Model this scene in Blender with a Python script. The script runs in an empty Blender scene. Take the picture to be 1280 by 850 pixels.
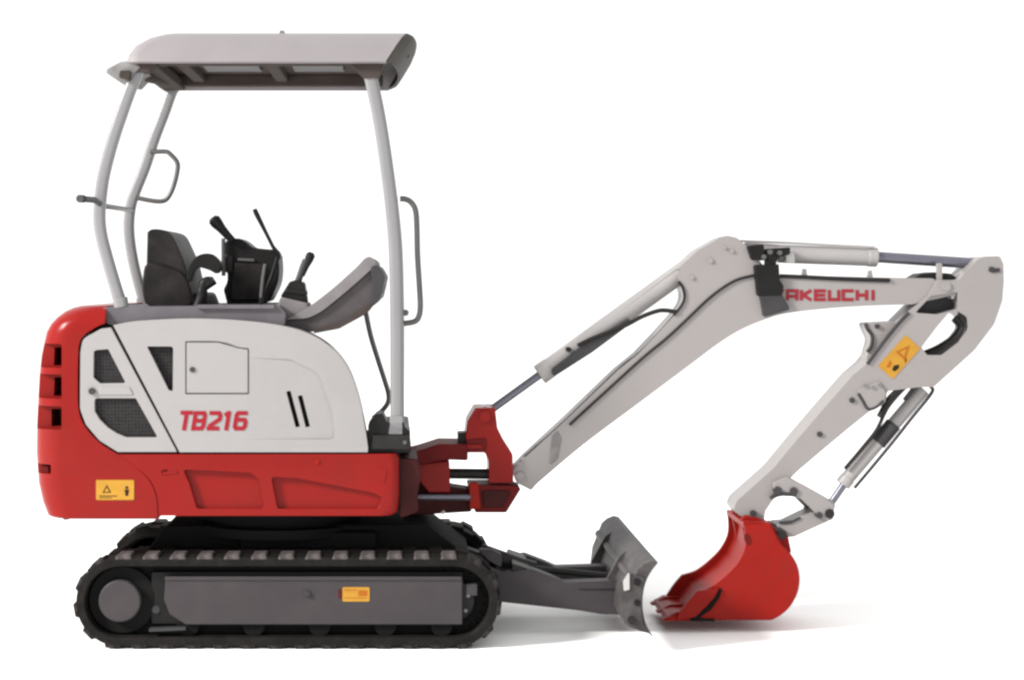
import bpy, bmesh, math, random
from mathutils import Vector, Matrix
random.seed(7)
S = bpy.context.scene
COL = S.collection

# ------------------------------------------------------------------ camera, light, exposure
D, F, PX, PY, EYE = 6.35, 2172.0, 515.0, 347.0, 1.36     # distance, focal length in photo pixels, optical centre, eye height
cam_d = bpy.data.cameras.new('camera')
cam = bpy.data.objects.new('camera', cam_d); COL.objects.link(cam)
cam.location = (0, -D, EYE); cam.rotation_euler = (math.pi/2, 0, 0)
cam_d.sensor_fit = 'HORIZONTAL'; cam_d.sensor_width = 36.0
cam_d.lens = F/1280*36.0
cam_d.shift_x = (640-PX)/1280; cam_d.shift_y = (PY-425)/1280
cam_d.clip_end = 500
S.camera = cam
w = bpy.data.worlds.new('World'); S.world = w; w.use_nodes = True
bg = w.node_tree.nodes['Background']
bg.inputs[0].default_value = (1.0, 0.998, 0.992, 1); bg.inputs[1].default_value = 1.2
def area_light(name, loc, target, size, power, color=(1, 1, 1)):
    l = bpy.data.lights.new(name, 'AREA'); l.shape = 'RECTANGLE'; l.size, l.size_y = size; l.energy = power; l.color = color
    o = bpy.data.objects.new(name, l); COL.objects.link(o); o.location = loc
    o.rotation_euler = (Vector(target)-Vector(loc)).to_track_quat('-Z', 'Y').to_euler()
    return o
area_light('key_softbox', (-13.0, -6.2, 9.0), (0.2, 0.4, 0.9), (3.0, 3.0), 6700, (1.0, 0.975, 0.94))
S.view_settings.view_transform = 'Standard'; S.view_settings.look = 'None'
S.view_settings.exposure = 0; S.view_settings.gamma = 1; S.view_settings.use_curve_mapping = False
S.render.engine = 'CYCLES'
S.cycles.filter_width = 2.6
S.cycles.max_bounces = 6

# ------------------------------------------------------------------ materials
def mat(name, rgb, rough=0.5, spec=0.2, var=0.06, scale=5.0, metallic=0.0, bump=0.0, bscale=120.0, dust=None, damt=0.0, dscale=9.0):
    m = bpy.data.materials.new(name); m.use_nodes = True
    nt = m.node_tree; N = nt.nodes; L = nt.links; b = N['Principled BSDF']
    b.inputs['Roughness'].default_value = rough; b.inputs['Metallic'].default_value = metallic
    b.inputs['Specular IOR Level'].default_value = spec
    tc = N.new('ShaderNodeTexCoord')
    n1 = N.new('ShaderNodeTexNoise'); n1.inputs['Scale'].default_value = scale; n1.inputs['Detail'].default_value = 5
    L.new(tc.outputs['Object'], n1.inputs['Vector'])
    r = N.new('ShaderNodeValToRGB')
    r.color_ramp.elements[0].position = 0.3; r.color_ramp.elements[1].position = 0.72
    r.color_ramp.elements[0].color = tuple(max(0, c*(1-var)) for c in rgb)+(1,)
    r.color_ramp.elements[1].color = tuple(min(1, c*(1+var)) for c in rgb)+(1,)
    L.new(n1.outputs['Fac'], r.inputs['Fac'])
    col = r.outputs['Color']
    if dust:
        n2 = N.new('ShaderNodeTexNoise'); n2.inputs['Scale'].default_value = dscale; n2.inputs['Detail'].default_value = 8
        n2.inputs['Roughness'].default_value = 0.7
        L.new(tc.outputs['Object'], n2.inputs['Vector'])
        mr = N.new('ShaderNodeMapRange'); mr.inputs[1].default_value = 0.45; mr.inputs[2].default_value = 0.75
        mr.inputs[3].default_value = 0.0; mr.inputs[4].default_value = damt
        L.new(n2.outputs['Fac'], mr.inputs[0])
        mx = N.new('ShaderNodeMix'); mx.data_type = 'RGBA'
        L.new(mr.outputs[0], mx.inputs['Factor']); L.new(col, mx.inputs['A']); mx.inputs['B'].default_value = tuple(dust)+(1,)
        col = mx.outputs['Result']
    L.new(col, b.inputs['Base Color'])
    rr = N.new('ShaderNodeMapRange'); rr.inputs[3].default_value = max(0.05, rough-0.07); rr.inputs[4].default_value = min(1, rough+0.07)
    L.new(n1.outputs['Fac'], rr.inputs[0]); L.new(rr.outputs[0], b.inputs['Roughness'])
    if bump:
        n3 = N.new('ShaderNodeTexNoise'); n3.inputs['Scale'].default_value = bscale; n3.inputs['Detail'].default_value = 3
        L.new(tc.outputs['Object'], n3.inputs['Vector'])
        bp = N.new('ShaderNodeBump'); bp.inputs['Strength'].default_value = bump; bp.inputs['Distance'].default_value = 0.002
        L.new(n3.outputs['Fac'], bp.inputs['Height']); L.new(bp.outputs['Normal'], b.inputs['Normal'])
    return m
def mesh_mat(name, rgb, hole, scale=220.0):
    """dark perforated grille: small checker of holes"""
    m = mat(name, rgb, 0.6, 0.15)
    nt = m.node_tree; N = nt.nodes; L = nt.links; b = N['Principled BSDF']
    v = N.new('ShaderNodeTexVoronoi'); v.inputs['Scale'].default_value = scale; v.inputs['Randomness'].default_value = 0.15
    tc = N.new('ShaderNodeTexCoord'); L.new(tc.outputs['Object'], v.inputs['Vector'])
    cr = N.new('ShaderNodeValToRGB'); cr.color_ramp.elements[0].position = 0.35; cr.color_ramp.elements[1].position = 0.55
    cr.color_ramp.elements[0].color = tuple(hole)+(1,); cr.color_ramp.elements[1].color = tuple(rgb)+(1,)
    L.new(v.outputs['Distance'], cr.inputs['Fac']); L.new(cr.outputs['Color'], b.inputs['Base Color'])
    return m
M = dict(
    white   = mat('white_paint', (0.222, 0.214, 0.213), 0.3, 0.2, 0.025, 3.0, dust=(0.175, 0.162, 0.155), damt=0.25, dscale=4),
    boom    = mat('boom_paint', (0.208, 0.194, 0.192), 0.32, 0.22, 0.03, 3.0, dust=(0.18, 0.165, 0.155), damt=0.35, dscale=5),
    post    = mat('post_paint', (0.152, 0.150, 0.154), 0.25, 0.4, 0.03),
    roof    = mat('roof_plastic', (0.175, 0.162, 0.166), 0.42, 0.2, 0.04, 7),
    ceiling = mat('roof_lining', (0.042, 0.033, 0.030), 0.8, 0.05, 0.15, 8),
    visor   = mat('visor_plastic', (0.026, 0.022, 0.018), 0.5, 0.08, 0.35, 14),
    lip     = mat('grey_plastic', (0.13, 0.125, 0.125), 0.6, 0.15, 0.3, 20),
    red     = mat('red_paint', (0.165, 0.0072, 0.0060), 0.26, 0.09, 0.08, 4, dust=(0.115, 0.011, 0.0085), damt=0.5, dscale=5),
    redb    = mat('bucket_red_paint', (0.2, 0.008, 0.0055), 0.38, 0.07, 0.1, 6, dust=(0.13, 0.016, 0.012), damt=0.4),
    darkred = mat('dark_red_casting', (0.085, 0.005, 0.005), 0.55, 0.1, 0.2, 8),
    frame   = mat('dark_red_frame', (0.032, 0.006, 0.006), 0.6, 0.1, 0.3, 8),  # very dark red for front frame, swing base and post web
    steel   = mat('grey_steel_paint', (0.036, 0.0315, 0.034), 0.5, 0.12, 0.08, 6, dust=(0.05, 0.044, 0.044), damt=0.5),
    blade   = mat('blade_steel', (0.042, 0.0385, 0.039), 0.5, 0.14, 0.25, 12, dust=(0.105, 0.095, 0.09), damt=0.6, dscale=16, bump=0.4),
    rubber  = mat('track_rubber', (0.0065, 0.0058, 0.0054), 0.75, 0.1, 0.25, 14, dust=(0.017, 0.015, 0.0135), damt=0.6, dscale=18, bump=0.3),
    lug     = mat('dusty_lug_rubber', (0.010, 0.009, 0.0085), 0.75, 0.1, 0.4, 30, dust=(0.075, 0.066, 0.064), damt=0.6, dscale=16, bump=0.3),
    lugpale    = mat('pale_lug_rubber', (0.05, 0.043, 0.042), 0.7, 0.1, 0.4, 30, dust=(0.16, 0.14, 0.138), damt=0.8, dscale=20, bump=0.3),  # paler lug rubber, given to the top-run lugs only
    black   = mat('black_plastic', (0.0065, 0.006, 0.006), 0.45, 0.14, 0.25, 10),
    metal   = mat('black_metal', (0.010, 0.0095, 0.009), 0.45, 0.2, 0.25, 10),
    grille  = mesh_mat('grille_mesh', (0.017, 0.015, 0.016), (0.004, 0.0036, 0.0036), 80.0),
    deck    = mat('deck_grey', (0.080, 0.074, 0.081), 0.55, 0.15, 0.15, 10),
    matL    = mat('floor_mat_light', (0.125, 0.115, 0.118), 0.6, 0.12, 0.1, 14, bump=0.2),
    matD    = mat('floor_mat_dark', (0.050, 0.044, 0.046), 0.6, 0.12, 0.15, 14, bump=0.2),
    seat    = mat('seat_vinyl', (0.0085, 0.007, 0.007), 0.5, 0.15, 0.4, 16, dust=(0.03, 0.024, 0.023), damt=0.6, dscale=10, bump=0.2),
    tube    = mat('grey_tube', (0.062, 0.06, 0.06), 0.35, 0.35, 0.15, 10),
    chrome  = mat('chrome_rod', (0.10, 0.10, 0.125), 0.28, 0.5, 0.08, 10, metallic=0.4),
    cyl     = mat('cylinder_paint', (0.24, 0.23, 0.228), 0.3, 0.25, 0.03, 6),
    hose    = mat('rubber_hose', (0.009, 0.008, 0.0075), 0.5, 0.2, 0.2, 10),
    clamp   = mat('hose_clamp_grey', (0.030, 0.029, 0.031), 0.5, 0.15, 0.2, 10),
    gap     = mat('dark_interior', (0.008, 0.0078, 0.0078), 0.8, 0.04),
    yellow  = mat('yellow_sticker', (0.32, 0.165, 0.020), 0.45, 0.15, 0.1, 20),
    ink     = mat('black_ink', (0.015, 0.01, 0.006), 0.6, 0.1),
    orange  = mat('orange_ink', (0.26, 0.08, 0.01), 0.6, 0.1),
    redink  = mat('red_lettering', (0.20, 0.009, 0.016), 0.45, 0.12, 0.03),
    pinkink = mat('dull_red_lettering', (0.19, 0.016, 0.023), 0.5, 0.12, 0.05),
    pale    = mat('pale_sticker', (0.34, 0.335, 0.33), 0.5, 0.2, 0.03),
)

# ------------------------------------------------------------------ geometry helpers
def X(px, y): return (px-PX)*(D+y)/F
def Z(py, y): return EYE+(PY-py)*(D+y)/F
def W(px, py, y): return Vector((X(px, y), y, Z(py, y)))
def m_px(n, y=0.0): return n*(D+y)/F
def fillet(pts, n=5):
    """corner list (x, y[, radius]) -> rounded polygon"""
    out = []; k = len(pts)
    for i in range(k):
        p = Vector(pts[i][:2]); r = pts[i][2] if len(pts[i]) > 2 else 0
        if r <= 0: out.append(tuple(p)); continue
        a = Vector(pts[i-1][:2])-p; b = Vector(pts[(i+1) % k][:2])-p
        la, lb = a.length, b.length
        if la < 1e-6 or lb < 1e-6: out.append(tuple(p)); continue
        a.normalize(); b.normalize()
        ang = math.acos(max(-1, min(1, a.dot(b))))
        if ang > math.pi-0.05 or ang < 0.02: out.append(tuple(p)); continue
        t = min(r/math.tan(ang/2), la*0.48, lb*0.48)
        p0, p1 = p+a*t, p+b*t
        for j in range(n+1):
            u = j/n
            out.append(tuple(p0*(1-u)**2+p*2*u*(1-u)+p1*u*u))
    return out
def spline(pts, n=6, closed=False):
    """Catmull-Rom through points (any dimension)"""
    P = [Vector(p) for p in pts]; out = []; k = len(P)
    rng = range(k if closed else k-1)
    for i in rng:
        p1, p2 = P[i], P[(i+1) % k]
        p0 = P[i-1] if (closed or i > 0) else p1*2-p2
        p3 = P[(i+2) % k] if (closed or i+2 < k) else p2*2-p1
        for j in range(n):
            t = j/n
            out.append(0.5*((2*p1)+(p2-p0)*t+(2*p0-5*p1+4*p2-p3)*t*t+(3*p1-p0-3*p2+p3)*t**3))
    if not closed: out.append(P[-1])
    return [tuple(o) for o in out]
def prism(pts, y0, y1, yref=None, rounding=None, world=False):
    """outline in photo pixels seen at depth yref, given its real depth y0..y1"""
    yr = y0 if yref is None else yref
    bm = bmesh.new()
    q = [(p[0], p[1]) if world else (X(p[0], yr), Z(p[1], yr)) for p in pts]
    clean = []
    for p in q:
        if not clean or (abs(p[0]-clean[-1][0])+abs(p[1]-clean[-1][1])) > 1e-5: clean.append(p)
    if abs(clean[0][0]-clean[-1][0])+abs(clean[0][1]-clean[-1][1]) < 1e-5: clean.pop()
    a = [bm.verts.new((x, y0, z)) for x, z in clean]; b = [bm.verts.new((x, y1, z)) for x, z in clean]
    bm.faces.new(a); bm.faces.new(b[::-1]); n = len(a)
    for i in range(n): bm.faces.new((a[i], b[i], b[(i+1) % n], a[(i+1) % n]))
    bmesh.ops.recalc_face_normals(bm, faces=bm.faces)
    if rounding:
        off, seg, pred = rounding
        es = [e for e in bm.edges if all(abs(v.co.y-y0) < 1e-6 for v in e.verts) and pred((e.verts[0].co+e.verts[1].co)/2)]
        bmesh.ops.bevel(bm, geom=es, offset=off, segments=seg, profile=0.5, affect='EDGES', clamp_overlap=True)
    return bm
def box(x0, x1, y0, y1, z0, z1):
    bm = bmesh.new(); bmesh.ops.create_cube(bm, size=1)
    for v in bm.verts:
        v.co = Vector((x0 if v.co.x < 0 else x1, y0 if v.co.y < 0 else y1, z0 if v.co.z < 0 else z1))
    return bm
def tube(path, r, seg=12, cap=True, flat=None):
    """sweep a circle (or a rounded square when flat is set) along a path; r may be a list"""
    P = [Vector(p) for p in path]; bm = bmesh.new(); rings = []
    R = r if isinstance(r, (list, tuple)) else [r]*len(P)
    t0 = (P[1]-P[0]).normalized()
    up = Vector((0, 1, 0)) if abs(t0.y) < 0.9 else Vector((0, 0, 1))
    nrm = (up-t0*up.dot(t0)).normalized()
    for i, p in enumerate(P):
        t = ((P[min(i+1, len(P)-1)]-P[max(i-1, 0)])).normalized()
        nrm = (nrm-t*nrm.dot(t)).normalized(); bn = t.cross(nrm)
        ring = []
        for k in range(seg):
            a = 2*math.pi*(k+0.5)/seg; c, s = math.cos(a), math.sin(a)
            if flat:
                e = flat; c = math.copysign(abs(c)**e, c); s = math.copysign(abs(s)**e, s)
            ring.append(bm.verts.new(p+(nrm*c+bn*s)*R[i]))
        rings.append(ring)
    for i in range(len(rings)-1):
        for k in range(seg):
            bm.faces.new((rings[i][k], rings[i][(k+1) % seg], rings[i+1][(k+1) % seg], rings[i+1][k]))
    if cap: bm.faces.new(rings[0][::-1]); bm.faces.new(rings[-1])
    bmesh.ops.recalc_face_normals(bm, faces=bm.faces)
    return bm
def pin(px, py, r, y0, y1, yref=None, seg=20):
    yr = y0 if yref is None else yref
    x, z = X(px, yr), Z(py, yr)
    return tube([(x, y0, z), (x, y1, z)], m_px(r, yr), seg)
def join(*bms):
    out = bmesh.new()
    for b in bms:
        me = bpy.data.meshes.new('tmp'); b.to_mesh(me); out.from_mesh(me); bpy.data.meshes.remove(me); b.free()
    return out
def mirror(bm):
    for v in bm.verts: v.co.y = 0.98-v.co.y
    bmesh.ops.reverse_faces(bm, faces=bm.faces)
    return bm
WORLD = {}
def build(name, bm, m, parent=None, bevel=0.0, seg=2, cuts=(), label=None, solid=0.0, extra=(), angle=35, subdiv=0):
    """one mesh object from bm (extra: further (bm, material) pieces of the same object)"""
    mats = [m]
    for b, mm in extra:
        if mm not in mats: mats.append(mm)
    for b, mm in extra:
        i = mats.index(mm)
        for f in b.faces: f.material_index = i
        me = bpy.data.meshes.new('tmp'); b.to_mesh(me); bm.from_mesh(me); bpy.data.meshes.remove(me); b.free()
    co = [v.co for v in bm.verts]
    c = Vector([(min(v[i] for v in co)+max(v[i] for v in co))/2 for i in range(3)])
    for v in bm.verts: v.co -= c
    me = bpy.data.meshes.new(name); bm.to_mesh(me); bm.free()
    for mm in mats: me.materials.append(mm)
    o = bpy.data.objects.new(name, me); COL.objects.link(o); o.location = c
    tmp = []
    for cb in cuts:
        cm = bpy.data.meshes.new('cut')
        bmesh.ops.recalc_face_normals(cb, faces=cb.faces); cb.to_mesh(cm); cb.free()
        co_ = bpy.data.objects.new('cut', cm); COL.objects.link(co_); tmp.append(co_)
        md = o.modifiers.new('b', 'BOOLEAN'); md.operation = 'DIFFERENCE'; md.solver = 'EXACT'; md.object = co_
    if solid:
        md = o.modifiers.new('s', 'SOLIDIFY'); md.thickness = solid; md.offset = -1
    if subdiv:
        md = o.modifiers.new('d', 'SUBSURF'); md.levels = subdiv; md.render_levels = subdiv
    if bevel:
        md = o.modifiers.new('v', 'BEVEL'); md.width = bevel; md.segments = seg; md.limit_method = 'ANGLE'
        md.angle_limit = math.radians(angle); md.harden_normals = True; md.use_clamp_overlap = True
    if o.modifiers:
        for p in me.polygons: p.use_smooth = True
        dg = bpy.context.evaluated_depsgraph_get(); dg.update()
        me2 = bpy.data.meshes.new_from_object(o.evaluated_get(dg), preserve_all_data_layers=True, depsgraph=dg)
        o.modifiers.clear(); o.data = me2; me2.name = name; bpy.data.meshes.remove(me)
        for t in tmp:
            tm = t.data; bpy.data.objects.remove(t); bpy.data.meshes.remove(tm)
        if not bevel: smooth(me2)
    else: smooth(me)
    WORLD[o] = c
    if parent is not None:
        o.parent = parent; o.location = c-WORLD[parent]
    if label: o['label'] = label
    return o
def smooth(me, ang=38):
    for p in me.polygons: p.use_smooth = True
    me.set_sharp_from_angle(angle=math.radians(ang))
def ribbon(pts, t, closed=False):
    """stroke of width t along 2D points with mitred corners -> list of quads (each 4 points)"""
    P = [Vector(p) for p in pts]; n = len(P); off = []
    for i in range(n):
        a = P[i-1] if (closed or i > 0) else None; b = P[(i+1) % n] if (closed or i < n-1) else None
        d1 = (P[i]-a).normalized() if a is not None else (b-P[i]).normalized()
        d2 = (b-P[i]).normalized() if b is not None else d1
        n1 = Vector((-d1.y, d1.x)); n2 = Vector((-d2.y, d2.x)); mm = (n1+n2)
        mm = mm.normalized() if mm.length > 1e-6 else n1
        off.append(mm*(t/2)/max(0.4, mm.dot(n1)))
    return [(P[i]+off[i], P[i]-off[i], P[(i+1) % n]-off[(i+1) % n], P[(i+1) % n]+off[(i+1) % n]) for i in range(n if closed else n-1)]
GLYPH = {   # strokes in a unit box, y up
    'T': [([(0, .92), (1, .92)], 0), ([(.5, .84), (.5, 0)], 0)],
    'A': [([(.08, 0), (.08, .92), (.92, .92), (.92, 0)], 0), ([(.16, .38), (.84, .38)], 0)],
    'K': [([(.08, 0), (.08, 1)], 0), ([(.95, .97), (.22, .5), (.95, .03)], 0)],
    'E': [([(1, .92), (.08, .92), (.08, .08), (1, .08)], 0), ([(.16, .5), (.95, .5)], 0)],
    'U': [([(.08, 1), (.08, .08), (.92, .08), (.92, 1)], 0)],
    'C': [([(1, .92), (.08, .92), (.08, .08), (1, .08)], 0)],
    'H': [([(.08, 0), (.08, 1)], 0), ([(.92, 0), (.92, 1)], 0), ([(.16, .5), (.84, .5)], 0)],
    'I': [([(.5, 0), (.5, 1)], 0)],
    'B': [([(.1, .1), (.1, .9), (.8, .9), (.9, .78), (.9, .22), (.8, .1)], 1), ([(.2, .5), (.8, .5)], 0)],
    '2': [([(.04, .9), (.8, .9), (.92, .78), (.92, .58), (.16, .2)], 0), ([(.02, .1), (1, .1)], 0)],
    '1': [([(.12, .78), (.52, .9)], 0), ([(.6, 1), (.6, 0)], 0)],
    '6': [([(.95, .9), (.2, .9), (.1, .8), (.1, .2), (.2, .1), (.8, .1), (.9, .2), (.9, .45), (.8, .55), (.2, .55)], 0)],
}
def lettering(text, places, py0, py1, y, stroke, slant=0.0, depth=0.002):
    """places: (px0, px1) per letter; strokes laid 2 mm proud of depth y"""
    bm = bmesh.new(); h = py1-py0; k = 0
    for ch, (a, b) in zip(text, places):
        for si, (pts, closed) in enumerate(GLYPH[ch]):
            q = [(a+u*(b-a)+slant*(v-.5)*h, py1-v*h) for u, v in pts]
            for quad in ribbon(q, stroke, closed):
                k += 1
                yy = y-depth-0.00004*(k % 7)
                vs = [bm.verts.new(W(p[0], p[1], yy)) for p in quad]
                bm.faces.new(vs)
    bmesh.ops.recalc_face_normals(bm, faces=bm.faces)
    for f in bm.faces:
        f.normal_update()
        if f.normal.y > 0: f.normal_flip()
    r = bmesh.ops.extrude_face_region(bm, geom=list(bm.faces))
    for v in [g for g in r['geom'] if isinstance(g, bmesh.types.BMVert)]: v.co.y += depth*0.9
    bmesh.ops.recalc_face_normals(bm, faces=bm.faces)
    return bm
def flat_poly(pts, y):
    return prism(pts, y-0.0006, y)
def arc(cx, cy, r, a0, a1, n=12):
    return [(cx+r*math.cos(math.radians(a0+(a1-a0)*i/n)), cy-r*math.sin(math.radians(a0+(a1-a0)*i/n))) for i in range(n+1)]
YC = 0.49
def far(y): return 0.98-y

# ------------------------------------------------------------------ ground
bm = bmesh.new(); bmesh.ops.create_circle(bm, cap_ends=True, radius=120, segments=64)
gm = mat('white_floor', (0.97, 0.97, 0.965), 0.9, 0.0, 0.002)
ground = build('ground', bm, gm); ground['kind'] = 'structure'

# ------------------------------------------------------------------ the machine
root = bpy.data.objects.new('mini_excavator', None); COL.objects.link(root)
root.location = (X(350, YC), YC, 0); WORLD[root] = Vector(root.location)
root.empty_display_size = 0.3
root['label'] = 'red and white mini excavator with open canopy, black rubber tracks, dozer blade and red bucket'
root['category'] = 'excavator'

# ---- undercarriage between the tracks
under = build('undercarriage', join(
    prism(fillet([(176, 700, 8), (206, 657, 14), (532, 655, 20), (588, 697, 8), (588, 748, 4), (176, 748, 4)]), .24, .74, .24),
    box(X(300, .2), X(470, .2), 0.2, 0.78, 0.30, 0.40)), M['gap'], root, bevel=0.01)
build('slew_ring', tube([(X(352, YC), YC, 0.38), (X(352, YC), YC, 0.415), (X(352, YC), YC, 0.416), (X(352, YC), YC, 0.492)], [0.36, 0.36, 0.31, 0.31], 48), M['gap'], under)
build('grease_fitting', tube([W(276, 667, .22), W(282, 663, .22)], m_px(3), 10), M['tube'], under)
build('grease_fitting', tube([W(552, 642, .35), W(556, 639, .35)], m_px(2.2), 10), M['pale'], under)
build('cross_member', prism(fillet([(560, 722, 4), (560, 714, 4), (600, 712, 6), (622, 718, 5), (622, 746, 5), (565, 750, 4)]), 0.24, 0.72, 0.24), M['black'], under, bevel=0.008)

# ---- tracks
def capsule(x0, x1, z, r, n=20):
    a = [(x0+r*math.cos(t), z+r*math.sin(t)) for t in [math.pi/2+math.pi*i/n for i in range(n+1)]]
    b = [(x1+r*math.cos(t), z+r*math.sin(t)) for t in [-math.pi/2+math.pi*i/n for i in range(n+1)]]
    return a+b
TX0, TX1, TZ, RO = X(150, 0), X(568, 0), 0.1725, 0.1725
RB = RO-0.009
def lug_mesh():
    bm = box(-0.031, 0.031, -0.056, 0.056, -0.008, 0.009)
    for v in bm.verts:
        if v.co.z > 0: v.co.x *= 0.78; v.co.y *= 0.97
    bmesh.ops.bevel(bm, geom=list(bm.edges), offset=0.003, segments=1, affect='EDGES')
    me = bpy.data.meshes.new('lug'); bm.to_mesh(me); bm.free(); smooth(me, 30); return me
LUGA = lug_mesh(); LUGA.materials.append(M['lug'])
LUGC = lug_mesh(); LUGC.materials.append(M['lugpale'])
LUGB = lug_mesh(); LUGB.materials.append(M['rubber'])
def on_track(s, r):
    L = TX1-TX0; A = math.pi*r; per = 2*L+2*A; s %= per
    if s < L: return TX0+s, TZ+r, 0.0                      # top run, left to right
    s -= L
    if s < A: a = s/r; return TX1+r*math.sin(a), TZ+r*math.cos(a), a
    s -= A
    if s < L: return TX1-s, TZ-r, math.pi
    s -= L; a = s/r
    return TX0-r*math.sin(a), TZ-r*math.cos(a), math.pi+a
def track(near):
    y0 = 0.0 if near else 0.75
    fy = (lambda y: y) if near else far                     # outer face mirrors on the other side
    ya, yb = sorted((fy(0.004), fy(0.226)))
    belt = prism(capsule(TX0, TX1, TZ, RB), ya, yb, world=True)
    t = build('track', belt, M['rubber'], root, bevel=0.006, cuts=[prism(capsule(TX0, TX1, TZ, RB-0.034), ya-.05, yb+.05, world=True)])
    per = 2*(TX1-TX0)+2*math.pi*RB; n = 35
    for i in range(n):
        for row in (0, 1):
            x, z, a = on_track((i+0.5*row+0.12)*per/n, RB)
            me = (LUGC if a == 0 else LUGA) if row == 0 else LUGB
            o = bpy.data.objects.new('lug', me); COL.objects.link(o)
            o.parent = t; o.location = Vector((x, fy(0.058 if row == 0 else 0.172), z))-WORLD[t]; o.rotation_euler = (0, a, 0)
    def side(name, bm, m, bevel=0.004, **k):
        return build(name, bm if near else mirror(bm), m, t, bevel=bevel, **k)
    ri = RB-0.040
    cx, cz = TX0, TZ
    side('idler_wheel', tube([(cx, .05, cz), (cx, .19, cz)], ri, 40), M['gap'])
    side('idler_hub', tube([(X(150, .03), .018, Z(751, .03)), (X(150, .03), .06, Z(751, .03))], m_px(26.5), 40), M['steel'], bevel=0.008)
    side('track_well', prism(capsule(TX0, TX1, TZ, RB-.036), .075, .19, world=True), M['gap'], bevel=0)
    # drive sprocket with teeth
    pts = []
    for k in range(22):
        for da, rr in ((-.09, ri-.012), (-.045, ri+.012), (.045, ri+.012), (.09, ri-.012)):
            an = 2*math.pi*k/22+da; pts.append((TX1+rr*math.cos(an), TZ+rr*math.sin(an)))
    side('sprocket', prism(pts, .07, .15, world=True), M['gap'], cuts=[])
    side('drive_motor', tube([(TX1, .035, TZ), (TX1, .2, TZ)], 0.075, 32), M['black'])
    for k in range(6):
        an = math.radians(60*k+20)
        side('motor_bolt', tube([(TX1+.055*math.cos(an), .028, TZ+.055*math.sin(an)), (TX1+.055*math.cos(an), .04, TZ+.055*math.sin(an))], .007, 6), M['tube'], bevel=0)
    side('track_frame', prism(fillet([(188, 716, 3), (579, 716, 3), (579, 782, 6), (188, 782, 4)]), .05, .2, .03), M['black'])
    side('frame_plate', prism(fillet([(207, 722, 3), (578, 722, 2), (578, 781, 2), (232, 781, 5), (212, 768, 5), (205, 750, 4)]), .022, .05, .022), M['steel'], bevel=0.004)
    side('frame_edge', prism(fillet([(206, 721, 1), (577, 721, 1), (577, 725.5, 1), (206, 725.5, 1)]), .0165, .03, .0165), M['steel'], bevel=0.002)
    side('tension_yoke', prism(fillet([(168, 744, 2), (206, 740, 2), (206, 768, 2), (168, 764, 2)]), .06, .16, .06), M['metal'])
    side('tension_bolt', tube([W(195, 762, .045), W(195, 762, .07)], m_px(5.5), 6), M['clamp'], bevel=.002)
    side('sprocket_guard', prism(fillet([(583, 730, 2), (597, 730, 2), (597, 745, 2), (583, 745, 2)]), .03, .06, .03), M['clamp'])
    for px in (236, 318, 400, 482, 552):
        side('track_roller', tube([(X(px, .06), .04, Z(781, .06)), (X(px, .06), .2, Z(781, .06))], m_px(14), 24), M['gap'])
    side('scraper', prism(fillet([(186, 786, 1), (232, 784, 1), (232, 788, 1), (186, 790, 1)]), .015, .05, .015), M['clamp'], bevel=.001)
    if near:
        side('frame_bolt', tube([W(384, 742, .012), W(384, 742, .025)], m_px(4.2), 6), M['clamp'], bevel=.002)
        yy = .022
        plate = prism(fillet([(428, 734, 2), (462, 734, 2), (462, 752, 2), (428, 752, 2)]), yy-.002, yy+.001)
        side('warning_sticker', plate, M['yellow'], bevel=0, extra=[
            (flat_poly([(431, 737), (446, 737), (446, 738.2), (431, 738.2)], yy-.002), M['orange']),
            (flat_poly([(431, 747), (458, 747), (458, 748), (431, 748)], yy-.002), M['orange']),
            (flat_poly([(448, 738), (459, 738), (459, 745), (448, 745)], yy-.002), M['orange']),
            (flat_poly([(423, 737), (426, 737), (426, 748), (423, 748)], yy-.002), M['darkred'])])
    return t
track(True); track(False)

# ---- dozer blade
def blade_profile():
    front = spline([(823, 703), (814.5, 714), (808, 726), (804, 742), (803.5, 761), (808, 781), (818, 798)], 5)
    return front+[(811, 792), (800, 789), (786, 784), (780, 778), (783, 748), (797, 712), (805, 705), (815, 701)]
dozer = build('dozer_blade', prism(blade_profile(), -0.07, 1.13, -0.07), M['blade'], root, bevel=0.005)
build('end_plate', prism(fillet([(776, 727, 4), (786, 716, 3), (806, 722, 4), (803, 742, 3), (802, 770, 3), (806, 787, 3), (790, 786, 4), (776, 771, 5)]), -0.085, -0.068, -0.085), M['blade'], dozer, bevel=0.003)
build('reflector', prism(fillet([(779, 727, 1.5), (787, 714, 1.5), (787, 737, 1.5), (780, 739, 1.5)]), -0.091, -0.084, -0.091), M['pale'], dozer, bevel=0.001)
for py, r in ((728, 4.5), (754, 4.0)):
    build('end_bolt', pin(797, py, r, -0.097, -0.08), M['black'], dozer)
build('end_bolt', pin(790, 776, 5, -0.097, -0.08), M['metal'], dozer)
for yy in (0.30, 0.80):
    build('stiffener', prism(fillet([(790, 715, 2), (801, 708, 2), (797, 740, 2), (786, 778, 2), (772, 778, 3), (770, 752, 4)]), yy, yy+0.025, -0.07), M['blade'], dozer, bevel=0.003)
build('back_rail', tube([Vector((X(793, -.07), -0.06, Z(728, -.07))), Vector((X(793, -.07), 1.12, Z(728, -.07)))], 0.018, 12), M['blade'], dozer)
ARM = fillet([(585, 702, 4), (628, 717, 8), (664, 711, 10), (690, 721, 8), (705, 728, 8), (770, 726, 3), (790, 726, 3), (786, 769, 4), (752, 768, 6), (721, 763, 10), (628, 753, 8), (585, 750, 4)])
for ya in (0.26, 0.60):
    a = build('push_arm', prism(ARM, ya, ya+0.075, 0.26), M['steel'], dozer, bevel=0.006)
build('arm_gusset', prism(fillet([(597, 686, 2), (616, 687, 2), (627, 693, 3), (627, 710, 3), (610, 700, 5)]), .245, .275, .245), M['steel'], dozer, bevel=0.003)
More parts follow.
